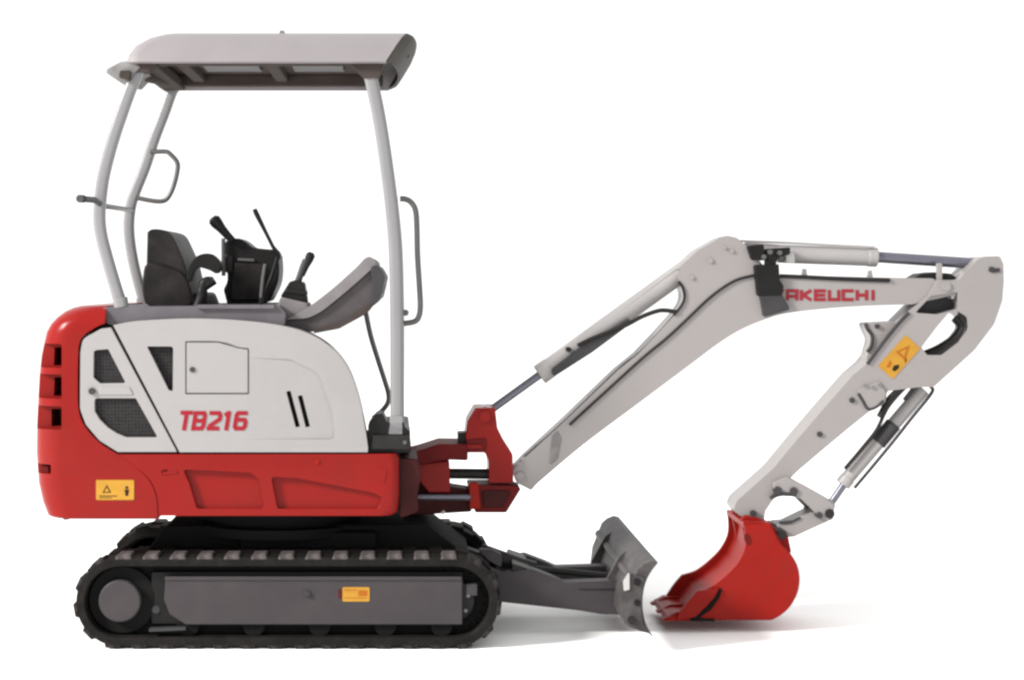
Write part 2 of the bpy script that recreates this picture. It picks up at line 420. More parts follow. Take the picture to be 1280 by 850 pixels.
build('arm_rib', prism(fillet([(721, 727.5, 2), (776, 725.5, 2), (776, 736, 2), (721, 736, 2)]), .252, .262, .252), M['steel'], dozer, bevel=0.002)
build('lift_cylinder', tube([W(600, 690, .42), W(650, 708, .42), W(668, 713, .42)], m_px(12), 20), M['metal'], dozer)
build('lift_rod', tube([W(662, 711, .42), W(775, 722, .42)], m_px(5), 16), M['metal'], dozer)
build('arm_bridge', prism(fillet([(640, 704, 3), (664, 712, 3), (664, 722, 3), (640, 718, 3)]), .27, .64, .27), M['metal'], dozer, bevel=0.003)

# ---- counterweight: rounded in plan, lofted up its rear profile
PROF = [(62, 645.5), (58.5, 643), (52, 626), (47, 603), (44.5, 565), (45, 532), (46.5, 502), (48.5, 468), (51, 445), (54.5, 428), (57.5, 415), (63, 405), (70, 397), (79, 389.5), (88, 385), (97, 382.6), (106, 382)]
bm = bmesh.new(); rings = []
for i, (px, py) in enumerate(PROF):
    xl, z = X(px, .08), Z(py, .08); xr = X(235, 0)
    ins = 0.0 if py > 405 else 0.05*((405-py)/23)**2
    if i == 0: ins = 0.006
    r = 0.105; ya, yb = ins, 0.98-ins
    ring = [(xr, ya)]
    for k in range(9):
        a = math.pi/2*k/8; ring.append((xl+r-r*math.sin(a), ya+r-r*math.cos(a)))
    for k in range(9):
        a = math.pi/2*k/8; ring.append((xl+r-r*math.cos(a), yb-r+r*math.sin(a)))
    ring.append((xr, yb))
    rings.append([bm.verts.new((x, y, z)) for x, y in ring])
for a, b in zip(rings, rings[1:]):
    n = len(a)
    for k in range(n): bm.faces.new((a[k], a[(k+1) % n], b[(k+1) % n], b[k]))
bm.faces.new(rings[0]); bm.faces.new(rings[-1][::-1])
bmesh.ops.recalc_face_normals(bm, faces=bm.faces)
cuts = [prism(spline([(131, 404), (120, 409), (105, 419), (99, 430), (97.5, 450), (97, 490), (98.5, 514), (106, 533), (124, 553), (147, 568), (168, 583), (186, 600), (195, 620), (197, 640)], 4)+[(197, 670), (330, 670), (330, 300), (131, 300)], -0.1, 1.1, 0)]
for (y0, y1) in ((430, 460), (468, 498.5), (508, 537)):
    cuts.append(prism(fillet([(20, y0, 1), (77, y0, 3), (77, y1, 3), (20, y1, 1)]), -0.1, 0.075, 0))
    cuts.append(prism(fillet([(63 if y0 < 500 else 59, y0+5, 1), (76, y0+5, 2), (76, y1-2, 2), (62 if y0 < 500 else 59, y1-2, 1)]), 0.05, 0.25, 0.0))
cuts.append(prism(fillet([(20, 581, 1), (63, 581, 2), (63, 593, 2), (20, 593, 1)]), -0.1, 0.07, 0))
cw = build('counterweight', bm, M['red'], root, bevel=0.009, seg=3, cuts=cuts)
for (y0, y1) in ((430, 460), (468, 498.5), (508, 537)):
    build('vent_shade', box(X(58, .1), X(80, .1), .20, .24, Z(y1, .1), Z(y0, .1)), M['black'], cw)  # black insert painting in the shade deep in the slots
build('tail_lamp', prism(fillet([(50, 582.5, 1), (61, 582.5, 1), (61, 591.5, 1), (50, 591.5, 1)]), .05, .075, .05), M['darkred'], cw, bevel=.002)
build('drain_foot', prism(fillet([(78, 644, 1), (87, 644, 1), (86, 650, 1), (79, 650, 1)]), .1, .14, .1), M['black'], cw)
def sticker_cw():
    y = 0.0
    return build('warning_sticker', prism(fillet([(120, 600, 1.5), (167.5, 600, 1.5), (167.5, 625, 1.5), (120, 625, 1.5)]), y-.002, y+.001), M['yellow'], cw, extra=[
        (flat_poly([(128, 616), (133.5, 606), (139, 616)], y-.002), M['ink']),
        (flat_poly([(130.4, 614.8), (133.5, 609), (136.6, 614.8)], y-.0027), M['yellow']),
        (flat_poly(arc(158.5, 609.5, 2, 0, 330, 8), y-.002), M['ink']),
        (flat_poly([(155.5, 612), (161.5, 612), (160, 620), (157, 620)], y-.002), M['ink']),
        (flat_poly([(124, 619.5), (146, 619.5), (146, 620.6), (124, 620.6)], y-.002), M['ink']),
        (flat_poly([(124, 622), (140, 622), (140, 622.8), (124, 622.8)], y-.002), M['ink'])])
sticker_cw()

# ---- engine housing behind the panels
housing = build('engine_housing', join(
    prism([(104, 430), (132, 408), (300, 410), (360, 424), (395, 455), (415, 500), (425, 566), (150, 566), (106, 530)], 0.03, 0.95, 0.0),
    box(X(150, 0), X(500, 0), 0.04, 0.94, Z(640, 0), Z(566, 0))), M['gap'], root)

# ---- red skirt under the covers
SK = spline([(147, 568), (168, 583), (187, 600), (196, 620), (198, 640)], 4)+[(198, 645), (490, 645), (497, 641), (499, 620), (499, 575), (496, 567.5)]
def skirt_cuts(y):
    c1 = prism(fillet([(229, 587, 3), (313, 591, 4), (325, 600, 5), (331, 636, 4), (246, 636, 5), (237, 605, 8)]), -0.05, y, 0)
    c2 = prism(fillet([(339, 596, 4), (372, 598, 10), (466, 616, 6), (478, 622, 5), (474, 636, 7), (347, 636, 4)]), -0.05, y, 0)
    c3 = prism(fillet([(202, 588, 1), (210, 587, 1), (209, 593, 1), (203, 594, 1)]), -.05, .01, 0)
    return [c1, c2, c3]
skirt = build('side_skirt', prism(SK, 0.0, 0.05, 0.0, rounding=(0.03, 4, lambda c: c.x > X(480, 0))), M['red'], root, bevel=0.008, seg=3, cuts=skirt_cuts(0.02))
build('skirt_clip', prism(fillet([(203, 590, 1), (222, 588, 1), (222, 592, 1), (203, 594, 1)]), -.003, .012, -.003), M['red'], skirt, bevel=.002)
build('skirt_screw', pin(396, 577, 3.2, -.004, .01), M['redb'], skirt)
build('skirt_tag', prism(fillet([(468, 588, 2), (476, 585, 2), (484, 587, 2), (480, 604, 2), (471, 600, 2)]), -.0025, .003, 0), M['red'], skirt, bevel=.001)
build('side_skirt', mirror(prism(SK, 0.0, 0.05, 0.0)), M['red'], root, bevel=0.008)
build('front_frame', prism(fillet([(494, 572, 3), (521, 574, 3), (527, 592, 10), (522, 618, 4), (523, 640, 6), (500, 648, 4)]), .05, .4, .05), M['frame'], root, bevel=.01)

# ---- rear door with its two grilles
DOOR = fillet([(103, 424, 9), (126, 411, 7), (138.5, 409.5, 2), (221.3, 565.3, 1), (147, 565.3, 3), (124, 551, 14), (107, 531, 12), (99.5, 511, 8), (100, 440, 12)])
W1 = fillet([(117, 438, 4), (135, 436.5, 2), (157, 479, 2), (125, 479.5, 4), (116.5, 472, 4)])
W2 = fillet([(118, 514, 4), (124, 524, 4), (134.5, 534.5, 5), (146, 542, 5), (158, 547, 5), (197, 547, 2), (169.5, 498, 2), (118, 498, 4)])
door = build('rear_door', prism(DOOR, 0.004, 0.04, 0.0), M['white'], root, bevel=0.006, seg=3, cuts=[prism(W1, -.05, .1, 0), prism(W2, -.05, .1, 0)])
build('grille', prism([(114, 434), (137, 434), (160, 482), (114, 482)], .02, .026, .02), M['grille'], door)
build('grille', prism([(114, 496), (172, 496), (199, 549), (150, 549), (116, 525)], .02, .026, .02), M['grille'], door)
build('door_bar', prism(fillet([(124, 484, 3), (162, 484, 2), (167, 494, 2), (121, 494, 4)]), .0, .01, .0), M['white'], door, bevel=.004)
build('door_latch', pin(115, 489, 4.2, -.006, .02, 0), M['clamp'], door)
build('rear_door', mirror(prism(DOOR, 0.004, 0.04, 0.0)), M['white'], root, bevel=0.006)

# ---- large side cover
TOP = spline([(141.5, 406.5), (165, 402), (195, 399.8), (238, 398.2), (291, 400), (343, 405.6), (381, 415), (411, 432), (434, 459), (448, 496), (456, 533), (460, 560)], 5)
COVER = TOP+[(459.5, 565.3), (224.5, 565.3)]
def wedge_cut():
    bm = prism(fillet([(300, 447, 8), (362, 449, 25), (398, 466, 24), (414, 510, 20), (419, 549.5, 7), (300, 549.5, 4)]), -0.05, 0.01, 0.0)
    xa, xb = X(300, 0), X(419, 0)
    for v in bm.verts:
        if v.co.y > 0: v.co.y = -0.0005+0.009*max(0, (v.co.x-xa)/(xb-xa))
    return bm
TRI = fillet([(183.5, 433, 1), (216.5, 433, 4), (216, 489.5, 2), (210.5, 487.5, 2)])
ccuts = [wedge_cut(), prism(TRI, -.05, .03, 0)]
HATCH = [(231.5, 427)]+spline([(233, 426.3), (255, 426), (273, 426.6), (287, 429.5), (298, 433.8), (310, 435)], 3)+[(311.5, 436.5), (311.5, 492), (310, 493), (232.5, 493), (231.5, 492)]
ccuts.append(prism(HATCH, -.05, .012, 0))
for a, b in (((360.5, 488.5), (372, 534.5)), ((375, 494), (384.5, 534.5))):
    ccuts.append(prism(fillet([(a[0]-3, a[1]+1, 1), (a[0]+2.6, a[1], 1), (b[0]+3, b[1]-1, 1), (b[0]-2.6, b[1], 1)]), -.05, .035, 0))
cover = build('side_cover', prism(COVER, 0.0, 0.13, 0.0, rounding=(0.06, 8, lambda c: c.x > X(150, 0) and c.z > Z(562, 0) and (c.x > X(300, 0) or c.z > Z(404, 0)))), M['white'], root, bevel=0.0045, seg=3, cuts=ccuts)
build('vent_backing', prism([(181, 431), (219, 431), (219, 492), (208, 490)], .024, .028, .024), M['grille'], cover)
HI = fillet([(233.3, 428.3, 1), (273, 428.3, 12), (298, 435.5, 12), (309.8, 437, 1), (309.8, 491.2, 1), (233.3, 491.2, 1)])
build('hatch', prism(HI, 0.0005, 0.011, 0.0), M['white'], cover, bevel=0.002)
build('hatch_lock', pin(240.5, 462, 3.4, -.004, .006, 0), M['clamp'], cover)
for a, b in (((360.5, 488.5), (372, 534.5)), ((375, 494), (384.5, 534.5))):
    build('slot_backing', prism([(a[0]-6, a[1]-2), (a[0]+6, a[1]-2), (b[0]+6, b[1]+2), (b[0]-6, b[1]+2)], .028, .034, .028), M['gap'], cover)
build('model_lettering', lettering('TB216', [(224, 239.5), (241.5, 256.5), (259.5, 275.5), (278.5, 288.5), (293, 308.5)], 514, 538, 0.0, 5.0, 0.17, 0.002), M['redink'], cover)
build('side_cover', mirror(prism(fillet([(141.5, 406.5, 3), (195, 402, 10), (300, 404, 20), (372, 424, 20), (395, 470, 20), (400, 565, 2), (224.5, 565.3, 2)]), 0.0, 0.12, 0.0)), M['white'], root, bevel=0.012, seg=3)

# ---- cab deck and curved floor guard
deck = build('cab_deck', prism(fillet([(128, 384, 3), (350, 382, 2), (358, 392, 4), (356, 408, 3), (345, 408, 3), (140, 408, 3), (130, 402, 2)]), .035, .945, .035), M['deck'], root, bevel=.008)
build('deck_rim', prism(fillet([(246, 381, 2), (343, 381, 2), (343, 386, 1), (246, 386, 1)]),   .02, .06, .02), M['deck'], deck, bevel=.004)
build('lever_pedestal', prism(fillet([(342, 399, 3), (350, 371, 4), (384, 379, 3), (392, 398, 4), (380, 404, 3)]), .10, .3, .10), M['matL'], deck, bevel=.01)
low = spline([(340, 404.5), (360, 411.5), (378, 414.5), (396, 414), (425, 408.5), (453, 392), (474, 374), (480, 346), (472, 331)], 5)
seam = spline([(466, 335), (445, 354), (425, 371), (405, 387), (392, 394.5), (378, 398.5), (340, 400)], 5)
upp = spline([(340, 401), (362, 397), (385, 384), (404, 370), (420, 357), (445, 334.5), (455, 324), (462, 321), (469, 326), (470, 332)], 5)
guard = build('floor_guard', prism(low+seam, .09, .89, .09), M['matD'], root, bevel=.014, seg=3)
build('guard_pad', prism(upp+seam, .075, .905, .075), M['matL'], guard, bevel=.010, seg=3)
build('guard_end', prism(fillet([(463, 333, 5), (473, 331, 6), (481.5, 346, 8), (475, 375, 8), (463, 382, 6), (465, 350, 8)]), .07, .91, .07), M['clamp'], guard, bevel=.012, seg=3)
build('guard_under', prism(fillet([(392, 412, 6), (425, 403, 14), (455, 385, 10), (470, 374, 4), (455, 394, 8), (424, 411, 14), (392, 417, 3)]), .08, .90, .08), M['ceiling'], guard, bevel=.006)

# ---- seat, armrest, console, levers
SEAT = spline([(184, 290), (190, 286.5), (202, 287), (213, 292), (221, 306), (231, 330), (237, 356), (241, 381)], 4)+[(236, 384), (188, 384), (184.5, 356), (183, 330)]
seat = build('operator_seat', prism(SEAT, .27, .73, .27), M['seat'], root, bevel=.03, seg=4)
build('seat_bolster', prism(spline([(182, 330), (178, 350), (178, 368), (188, 383), (236, 383), (240, 370), (232, 345), (215, 335), (198, 330)], 4, True), .25, .30, .25), M['seat'], seat, bevel=.015, seg=3)
build('seat_cushion', prism(fillet([(205, 384, 4), (206, 366, 8), (255, 366, 8), (262, 384, 4)]), .32, .70, .32), M['seat'], seat, bevel=.02, seg=3)
build('armrest', prism(spline([(234, 338), (240, 326), (249, 318.5), (262, 317), (272, 324), (276.5, 333), (271, 342), (262, 338), (249, 334.5), (243, 339), (239, 350), (233, 350)], 4, True), .2, .27, .2), M['black'], seat, bevel=.012, seg=3)
build('safety_lever', tube([W(p[0], p[1], .16) for p in spline([(266, 352), (257, 352), (253, 362), (252, 372), (246, 386), (236, 393)], 5)], [m_px(r) for r in [6]*6+[6.5]*5+[7]*15], 14), M['black'], seat)
build('lever_grip', tube([W(268, 350, .16), W(256, 358, .16)], m_px(6), 12), M['black'], seat)

CON = spline([(281, 302), (288, 299), (299, 298), (308, 303), (316, 309), (330, 311), (344, 312)], 3)+spline([(348, 320), (349, 338), (346.5, 356), (337, 376)], 4)+[(322, 381), (284, 381)]+spline([(279, 362), (284, 350), (282.5, 330), (281, 312)], 3)
con = build('control_console', prism(CON, .62, .86, .62), M['black'], root, bevel=.012, seg=3)
build('console_face', prism(fillet([(293, 328, 4), (330, 330, 4), (332, 376, 4), (287, 376, 4), (288, 350, 6)]), .605, .63, .605), M['seat'], con, bevel=.008)
build('console_trim', prism(fillet([(297, 322.5, 1), (318, 323.5, 1), (318, 327, 1), (297, 326, 1)]), .606, .63, .606), M['tube'], con, bevel=.002)
build('joystick', tube([W(p[0], p[1], .6) for p in [(291, 301), (285, 295), (277, 286), (271, 279), (267.5, 274.5), (265.5, 272)]], [m_px(r) for r in (5, 5.5, 6.5, 8.5, 8.5, 5)], 16), M['black'], con)
build('console_post', tube([W(279, 298, .6), W(279.5, 345, .6)], m_px(2.8), 10), M['tube'], con)
build('console_knuckle', prism(fillet([(278, 321, 2), (291, 319, 2), (291, 342, 2), (278, 340, 2)]), .6, .64, .6), M['black'], con, bevel=.004)
build('long_lever', tube([W(p[0], p[1], .55) for p in [(318, 261.5), (321, 268), (325, 276), (333, 292), (341, 308), (347, 316), (348.5, 324)]], [m_px(r) for r in (3.2, 3.6, 3.2, 2.6, 2.6, 3.2, 3)], 12), M['black'], con)
build('lever_linkage', tube([W(p[0], p[1], .54) for p in spline([(347, 322), (340, 345), (334, 360), (330, 378)], 4)], m_px(3.2), 10), M['black'], con)
build('control_cable', tube([W(p[0], p[1], .1) for p in spline([(331, 330), (328, 350), (326, 372), (325.5, 397)], 4)], m_px(1.8), 8), M['tube'], con)
build('cable_clip', tube([W(327, 372, .09), W(324.5, 398, .09)], m_px(3), 8), M['black'], con)

tl = build('travel_lever', tube([W(p[0], p[1], .18) for p in [(372, 354), (375, 345), (379, 334), (383, 325)]], [m_px(r) for r in (4.5, 4.3, 4.6, 5)], 14), M['clamp'], root)
build('lever_knob', tube([W(p[0], p[1], .18) for p in [(378, 345), (383, 333), (386, 325), (388.5, 318.5), (389.5, 315.5)]], [m_px(r) for r in (2.8, 3.6, 5.6, 6, 3)], 16), M['black'], tl)
build('lever_boot', prism(fillet([(350, 371, 2), (362, 352, 4), (369, 350, 3), (380, 353, 4), (384, 380, 3)]), .14, .24, .14), M['black'], tl, bevel=.012, seg=3)
build('boot_fold', prism(fillet([(355, 366, 2), (359, 360, 2), (382, 363, 2), (383, 369, 2)]), .133, .25, .133), M['black'], tl, bevel=.006)

# ---- canopy
NR = 9
def plan(z, xl, xr, y0, bulge, rl):
    """ring of plan points: near side, front end (bulging), far side, rear end"""
    y1 = 0.95-(y0); pts = []
    for k in range(9):
        pts.append((xl+rl+(xr-xl-rl)*k/8, y0))
    for k in range(1, NR+1):
        u = k/(NR+1); yy = y0+(y1-y0)*u
        pts.append((xr+bulge*(1-(2*u-1)**2)**0.6, yy))
    for k in range(9):
        pts.append((xr+(xl+rl-xr)*k/8, y1))
    for k in range(1, 6):
        a = math.pi/2*k/5; pts.append((xl+rl-rl*math.sin(a), y1-rl+rl*math.cos(a)))
    for k in range(0, 5):
        a = math.pi/2*k/5; pts.append((xl+rl-rl*math.cos(a), y0+rl-rl*math.sin(a)))
    return [(x, y, z) for x, y in pts]
RINGS = [plan(2.149, -1.05, -0.097, 0.000, .045, .05), plan(2.180, -1.045, -0.078, 0.012, .048, .05), plan(2.218, -1.025, -0.056, 0.040, .05, .06),
         plan(2.252, -0.985, -0.036, 0.085, .045, .07), plan(2.271, -0.945, -0.022, 0.13, .035, .08), plan(2.279, -0.90, -0.030, 0.19, .02, .08)]
def loft(sel, cap):
    bm = bmesh.new(); V = {}
    def gv(i, k):
        if (i, k) not in V: V[(i, k)] = bm.verts.new(RINGS[i][k])
        return V[(i, k)]
    n = len(RINGS[0])
    for i in range(len(RINGS)-1):
        for k in range(n):
            if sel(k): bm.faces.new((gv(i, k), gv(i, (k+1) % n), gv(i+1, (k+1) % n), gv(i+1, k)))
    if cap: bm.faces.new([gv(len(RINGS)-1, k) for k in range(n)])
    bmesh.ops.recalc_face_normals(bm, faces=bm.faces)
    return bm
front = lambda k: 8 <= k <= 8+NR
roofbm = loft(lambda k: not front(k), True)
top = max(roofbm.faces, key=lambda f: f.calc_center_median().z)
if top.normal.z < 0: bmesh.ops.reverse_faces(roofbm, faces=roofbm.faces)
canopy = build('canopy', roofbm, M['roof'], root, solid=0.014)
vb = loft(front, False)
for v in vb.verts: v.co.x += 0.006; v.co.y = YC+(v.co.y-YC)*0.994
vb.normal_update()
if sum(f.normal.x for f in vb.faces) < 0: bmesh.ops.reverse_faces(vb, faces=vb.faces)
build('front_visor', vb, M['visor'], canopy, solid=0.012)
build('visor_bolt', tube([Vector((-0.036, .28, 2.215)), Vector((-0.012, .28, 2.205))], .008, 8), M['black'], canopy)
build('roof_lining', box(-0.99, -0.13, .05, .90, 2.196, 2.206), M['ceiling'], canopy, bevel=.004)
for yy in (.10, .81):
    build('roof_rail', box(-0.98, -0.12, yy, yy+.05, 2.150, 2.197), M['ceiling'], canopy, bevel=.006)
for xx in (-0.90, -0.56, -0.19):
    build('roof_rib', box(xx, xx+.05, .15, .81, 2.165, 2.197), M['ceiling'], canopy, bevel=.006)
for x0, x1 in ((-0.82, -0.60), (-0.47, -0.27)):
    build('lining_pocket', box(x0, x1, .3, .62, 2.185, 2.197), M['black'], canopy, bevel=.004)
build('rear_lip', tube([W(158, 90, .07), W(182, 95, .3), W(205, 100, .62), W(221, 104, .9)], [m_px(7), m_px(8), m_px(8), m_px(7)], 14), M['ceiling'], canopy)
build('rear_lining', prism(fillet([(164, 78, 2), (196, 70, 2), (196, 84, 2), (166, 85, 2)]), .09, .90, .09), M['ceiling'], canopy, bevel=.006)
build('rear_spoiler', prism(fillet([(150, 77, 3), (168, 75, 3), (176, 84, 3), (160, 101, 4), (142, 97, 4), (132, 91, 3), (133, 86, 3)]), .025, .35, .025), M['lip'], canopy, bevel=.008, seg=3)
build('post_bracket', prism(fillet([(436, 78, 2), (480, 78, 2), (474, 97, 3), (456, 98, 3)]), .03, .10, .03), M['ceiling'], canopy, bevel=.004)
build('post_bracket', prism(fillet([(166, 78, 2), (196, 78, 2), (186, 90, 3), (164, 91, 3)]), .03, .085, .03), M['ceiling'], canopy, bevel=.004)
build('lip_bracket', prism(fillet([(150, 88, 2), (163, 88, 2), (163, 101, 3), (148, 97, 3)]), .012, .04, .012), M['visor'], canopy, bevel=.003)
build('roof_vent', prism(fillet([(349, 41.5, 1), (350, 38, 1), (355, 38, 1), (356, 41.5, 1)]), .2, .24, .2), M['lip'], canopy)

NL = [(176, 78), (171, 92.5), (163, 112), (152, 143), (141, 176), (130.5, 216), (126, 245), (124.3, 273), (127, 296), (133, 320), (141, 348), (150, 377), (151, 382)]
FL = [(228, 100), (216, 113), (206, 140), (193, 174), (181.5, 209), (169.5, 239), (164, 256), (161.3, 277), (162, 298), (166, 324), (172, 350), (179, 374), (181, 384)]
NRP = [(460, 79), (464, 99), (472, 137), (479, 178), (486, 228), (491.3, 275), (494, 310), (495.6, 360), (496.3, 420), (496.3, 520), (496.3, 548)]
def post(pts, y, r, y2=None, n=4):
    P = spline(pts, n)
    return tube([W(p[0], p[1], y) for p in P], m_px(r, y), 20, flat=0.62)
p1 = build('canopy_post', post(NL, .06, 7.6), M['post'], root)
p2 = build('canopy_post', post(FL, .9, 6.7), M['post'], root)
p3 = build('canopy_post', post(NRP, .06, 8.4), M['post'], root)
def farpost(pts, y, y2, r):
    P = [W(p[0], p[1], y) for p in spline(pts, 4)]
    return tube([Vector((p.x, y2, p.z)) for p in P], r, 20, flat=0.62)
p4 = build('canopy_post', farpost(NRP, .06, .90, .0235), M['post'], root)
build('post_foot', prism(fillet([(484, 544, 2), (488, 520, 3), (504, 520, 3), (504, 544, 2)]), .03, .095, .03), M['post'], p3, bevel=.004)
build('post_foot', tube([W(150, 372, .06), W(151.5, 384, .06)], m_px(9), 16, flat=.62), M['post'], p1)
build('post_foot', tube([W(178, 372, .9), W(180, 384, .9)], m_px(9), 16, flat=.62), M['post'], p2)
build('rear_rail', tube([Vector((X(101, -.09), -.09, Z(248.5, -.09))), Vector((X(118, .0), .0, Z(250, 0))), Vector((X(128, .06), .06, Z(257, .06))), Vector((X(165, .9), .9, Z(263, .9)))], [.012, .012, .010, .010], 12), M['tube'], p1)
build('rail_end', tube([Vector((X(99.5, -.1), -.1, Z(248.3, -.1))), Vector((X(104, -.07), -.07, Z(248.6, -.07)))], .0145, 12), M['clamp'], p1)
build('grab_handle', tube([W(p[0], p[1], .88) for p in spline(fillet([(188, 190), (207, 189.5), (213, 193), (221, 202), (222, 212), (217, 233), (210, 247), (203, 251.5), (190, 251), (172, 247.5)]), 3)], m_px(3.0, .88), 12), M['tube'], p2)
build('grab_handle', tube([W(p[0], p[1], .08) for p in spline([(500, 248.5), (507, 249), (514, 253), (519.5, 263), (521.2, 285), (522, 320), (524.5, 360), (525.5, 383), (523.5, 396), (518, 402), (505, 404.5)], 4)], m_px(3.6, .08), 12), M['tube'], p3)
build('handle_bolt', pin(507, 391, 4, .06, .09), M['tube'], p3)
build('canopy_stay', tube([W(p[0], p[1], .30) for p in spline([(456, 384), (463, 418), (472, 448), (481, 476), (485.5, 492), (485, 503), (478, 513), (466, 523)], 4)], m_px(3.2, .3), 12), M['tube'], root)
mount = build('post_mount', prism(fillet([(460, 531, 3), (470, 518, 3), (479, 517, 3), (483, 528, 3), (505, 527, 2), (506, 534, 2), (512.5, 539, 3), (513.5, 566, 2), (459, 567, 2)]), .03, .2, .03), M['black'], root, bevel=.006)
build('mount_base', prism(fillet([(466, 544, 2), (512, 544, 2), (514, 562, 2), (463, 562, 2)]), .012, .2, .012), M['metal'], mount, bevel=.006)
build('mount_bolt', pin(506, 553, 2.4, .004, .02), M['tube'], mount)
build('front_bulkhead', prism(fillet([(462, 540, 3), (510, 540, 3), (513, 566, 2), (461, 567, 2)]), .2, .95, .2), M['black'], root, bevel=.006)

# ---- swing bracket
swing = build('swing_bracket', prism(fillet([(594, 510, 3), (619, 509.5, 4), (622, 535, 12), (630, 551, 12), (641, 568, 6), (642, 604, 3), (611, 604, 2), (610.5, 576, 2), (606, 566, 3), (584, 566, 2), (581.5, 546, 4), (584, 527, 8)]), .385, .595, .385), M['red'], root, bevel=.008)
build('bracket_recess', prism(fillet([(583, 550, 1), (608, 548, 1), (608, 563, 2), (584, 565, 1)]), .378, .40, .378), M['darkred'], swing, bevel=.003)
build('bracket_rib', prism(fillet([(584, 556, 1), (603, 556, 1), (603, 561, 1), (584, 561, 1)]), .37, .39, .37), M['red'], swing, bevel=.002)
build('bracket_boss', pin(606, 521, 7, .372, .608, .372), M['red'], swing)
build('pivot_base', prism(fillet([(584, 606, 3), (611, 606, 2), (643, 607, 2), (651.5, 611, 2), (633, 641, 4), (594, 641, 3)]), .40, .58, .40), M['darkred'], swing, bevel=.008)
build('pivot_collar', prism(fillet([(586, 604, 3), (598, 603, 3), (601, 637, 3), (587, 637, 3)]), .375, .42, .375), M['redb'], swing, bevel=.006)
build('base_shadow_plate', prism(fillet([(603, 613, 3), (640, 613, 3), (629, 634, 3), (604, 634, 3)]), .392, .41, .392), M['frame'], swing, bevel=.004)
build('lock_pin', prism(fillet([(572, 541, 2), (582, 541, 2), (582, 558, 2), (573, 558, 2)]), .40, .5, .40), M['black'], swing, bevel=.004)
build('hose_bundle', tube([W(560, 592, .45), W(612, 592.5, .45)], m_px(6.6, .45), 16), M['hose'], swing)
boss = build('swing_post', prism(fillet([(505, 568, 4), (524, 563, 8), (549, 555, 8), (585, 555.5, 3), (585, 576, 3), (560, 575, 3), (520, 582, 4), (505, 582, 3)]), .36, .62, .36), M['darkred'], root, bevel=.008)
build('post_lug', prism(fillet([(518, 580, 3), (562, 576, 3), (563, 616, 3), (536, 616, 5), (522, 600, 8)]), .38, .60, .38), M['red'], boss, bevel=.008)
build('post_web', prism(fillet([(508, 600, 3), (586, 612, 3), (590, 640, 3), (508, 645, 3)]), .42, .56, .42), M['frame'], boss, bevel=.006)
build('swing_rod', tube([W(508, 621.5, .37), W(588, 622, .37)], m_px(3.7, .37), 14), M['chrome'], boss)

# ---- boom
BOOM = [(641, 588), (655, 573), (706, 526), (772, 463), (797, 443), (822, 417), (842, 395)]+spline([(842, 395), (851, 383), (855, 372), (853, 360), (846, 344)], 4)[1:]+fillet([(846, 337, 2), (872, 313, 10), (900, 297, 10), (909, 294.5, 5), (921, 297, 6), (938, 312, 10), (956, 334, 12), (974, 344, 12)])+[(1110, 347), (1165, 348)]+fillet([(1186, 350, 8), (1198, 362, 10), (1190, 378, 8)])+spline([(1140, 380.5), (1090, 382), (1040, 385), (983, 391.5), (954, 400), (924, 413), (897, 430), (865, 454), (797, 505), (729, 556), (672, 604)], 4)+fillet([(664, 613, 3), (646, 604, 5)])
boom = build('boom', prism(BOOM, .415, .565, .415), M['boom'], root, bevel=.009, seg=3)
build('boom_seam', prism(fillet([(690, 545, 3), (697, 538, 2), (702, 548, 3), (697, 573, 4), (686, 583, 3)]), .4125, .42, .4125), M['lip'], boom, bevel=.001)
for px, py, r in ((888, 326, 3.2), (915, 314, 2.4), (865, 347, 2.6), (906, 310, 2)):
    build('boom_bolt', pin(px, py, r, .408, .42), M['boom'], boom)
build('foot_boss', pin(650, 595, 5, .405, .575, .405), M['boom'], boom)
def run(pts, y, r, name, m, parent, n=6):
    return build(name, tube([W(p[0], p[1], y) for p in spline(pts, n)], m_px(r, y), 10), m, parent)
run([(712, 531), (760, 487), (804, 447), (832, 424), (858, 400), (883, 376), (902, 361), (921, 350), (943, 344)], .411, 1.7, 'side_hose', M['hose'], boom)
run([(655, 571), (706, 525.5), (772, 462), (797, 442), (825, 414), (842, 394)], .42, 1.1, 'edge_pipe', M['clamp'], boom)
run([(842, 394), (851, 383), (855.5, 372), (853.5, 360), (848, 352)], .412, 1.8, 'lug_edge', M['metal'], boom)
run([(975, 345), (1010, 346.5), (1060, 349), (1112, 350.5)], .411, 2.6, 'top_hose', M['hose'], boom)
run([(650, 578), (660, 572), (669, 560), (673, 557)], .45, 2.4, 'foot_hose', M['hose'], boom)
block = build('hose_block', prism(fillet([(943, 331, 3), (974, 330, 2), (975, 350, 2), (980, 358, 3), (978, 369, 2), (947, 370, 3)]), .385, .42, .385), M['black'], boom, bevel=.006)
build('hose_clamp', prism(fillet([(950, 369, 2), (977, 367, 2), (988, 387, 3), (955, 396.5, 3)]), .39, .42, .39), M['clamp'], boom, bevel=.006)
build('valve_cluster', join(prism(fillet([(934, 307, 3), (955, 305, 3), (957, 326, 4), (940, 325, 4)]), .385, .44, .385),
      prism(fillet([(958, 311, 2), (988, 309, 2), (988, 318, 2), (972, 322, 2), (970, 333, 2), (958, 333, 2)]), .39, .44, .39)), M['black'], boom, bevel=.005)
for px, py in ((955, 321), (963, 315), (975, 316)):
    build('hose_fitting', pin(px, py, 3, .376, .40), M['tube'], boom)
pl = [(966 + 17.4*i, 980 + 17.4*i) for i in range(7)]+[(1087.5, 1095)]
build('maker_lettering', lettering('TAKEUCHI', pl, 362.5, 375.5, .415, 4.1, 0.0, .0018), M['pinkink'], boom)
for px, py in ((1006, 339), (1088, 341)):
    build('pipe_stand', prism([(px-2, py-3), (px+2, py-3), (px+3.5, py+8), (px-3.5, py+8)], .43, .45, .43), M['boom'], boom)
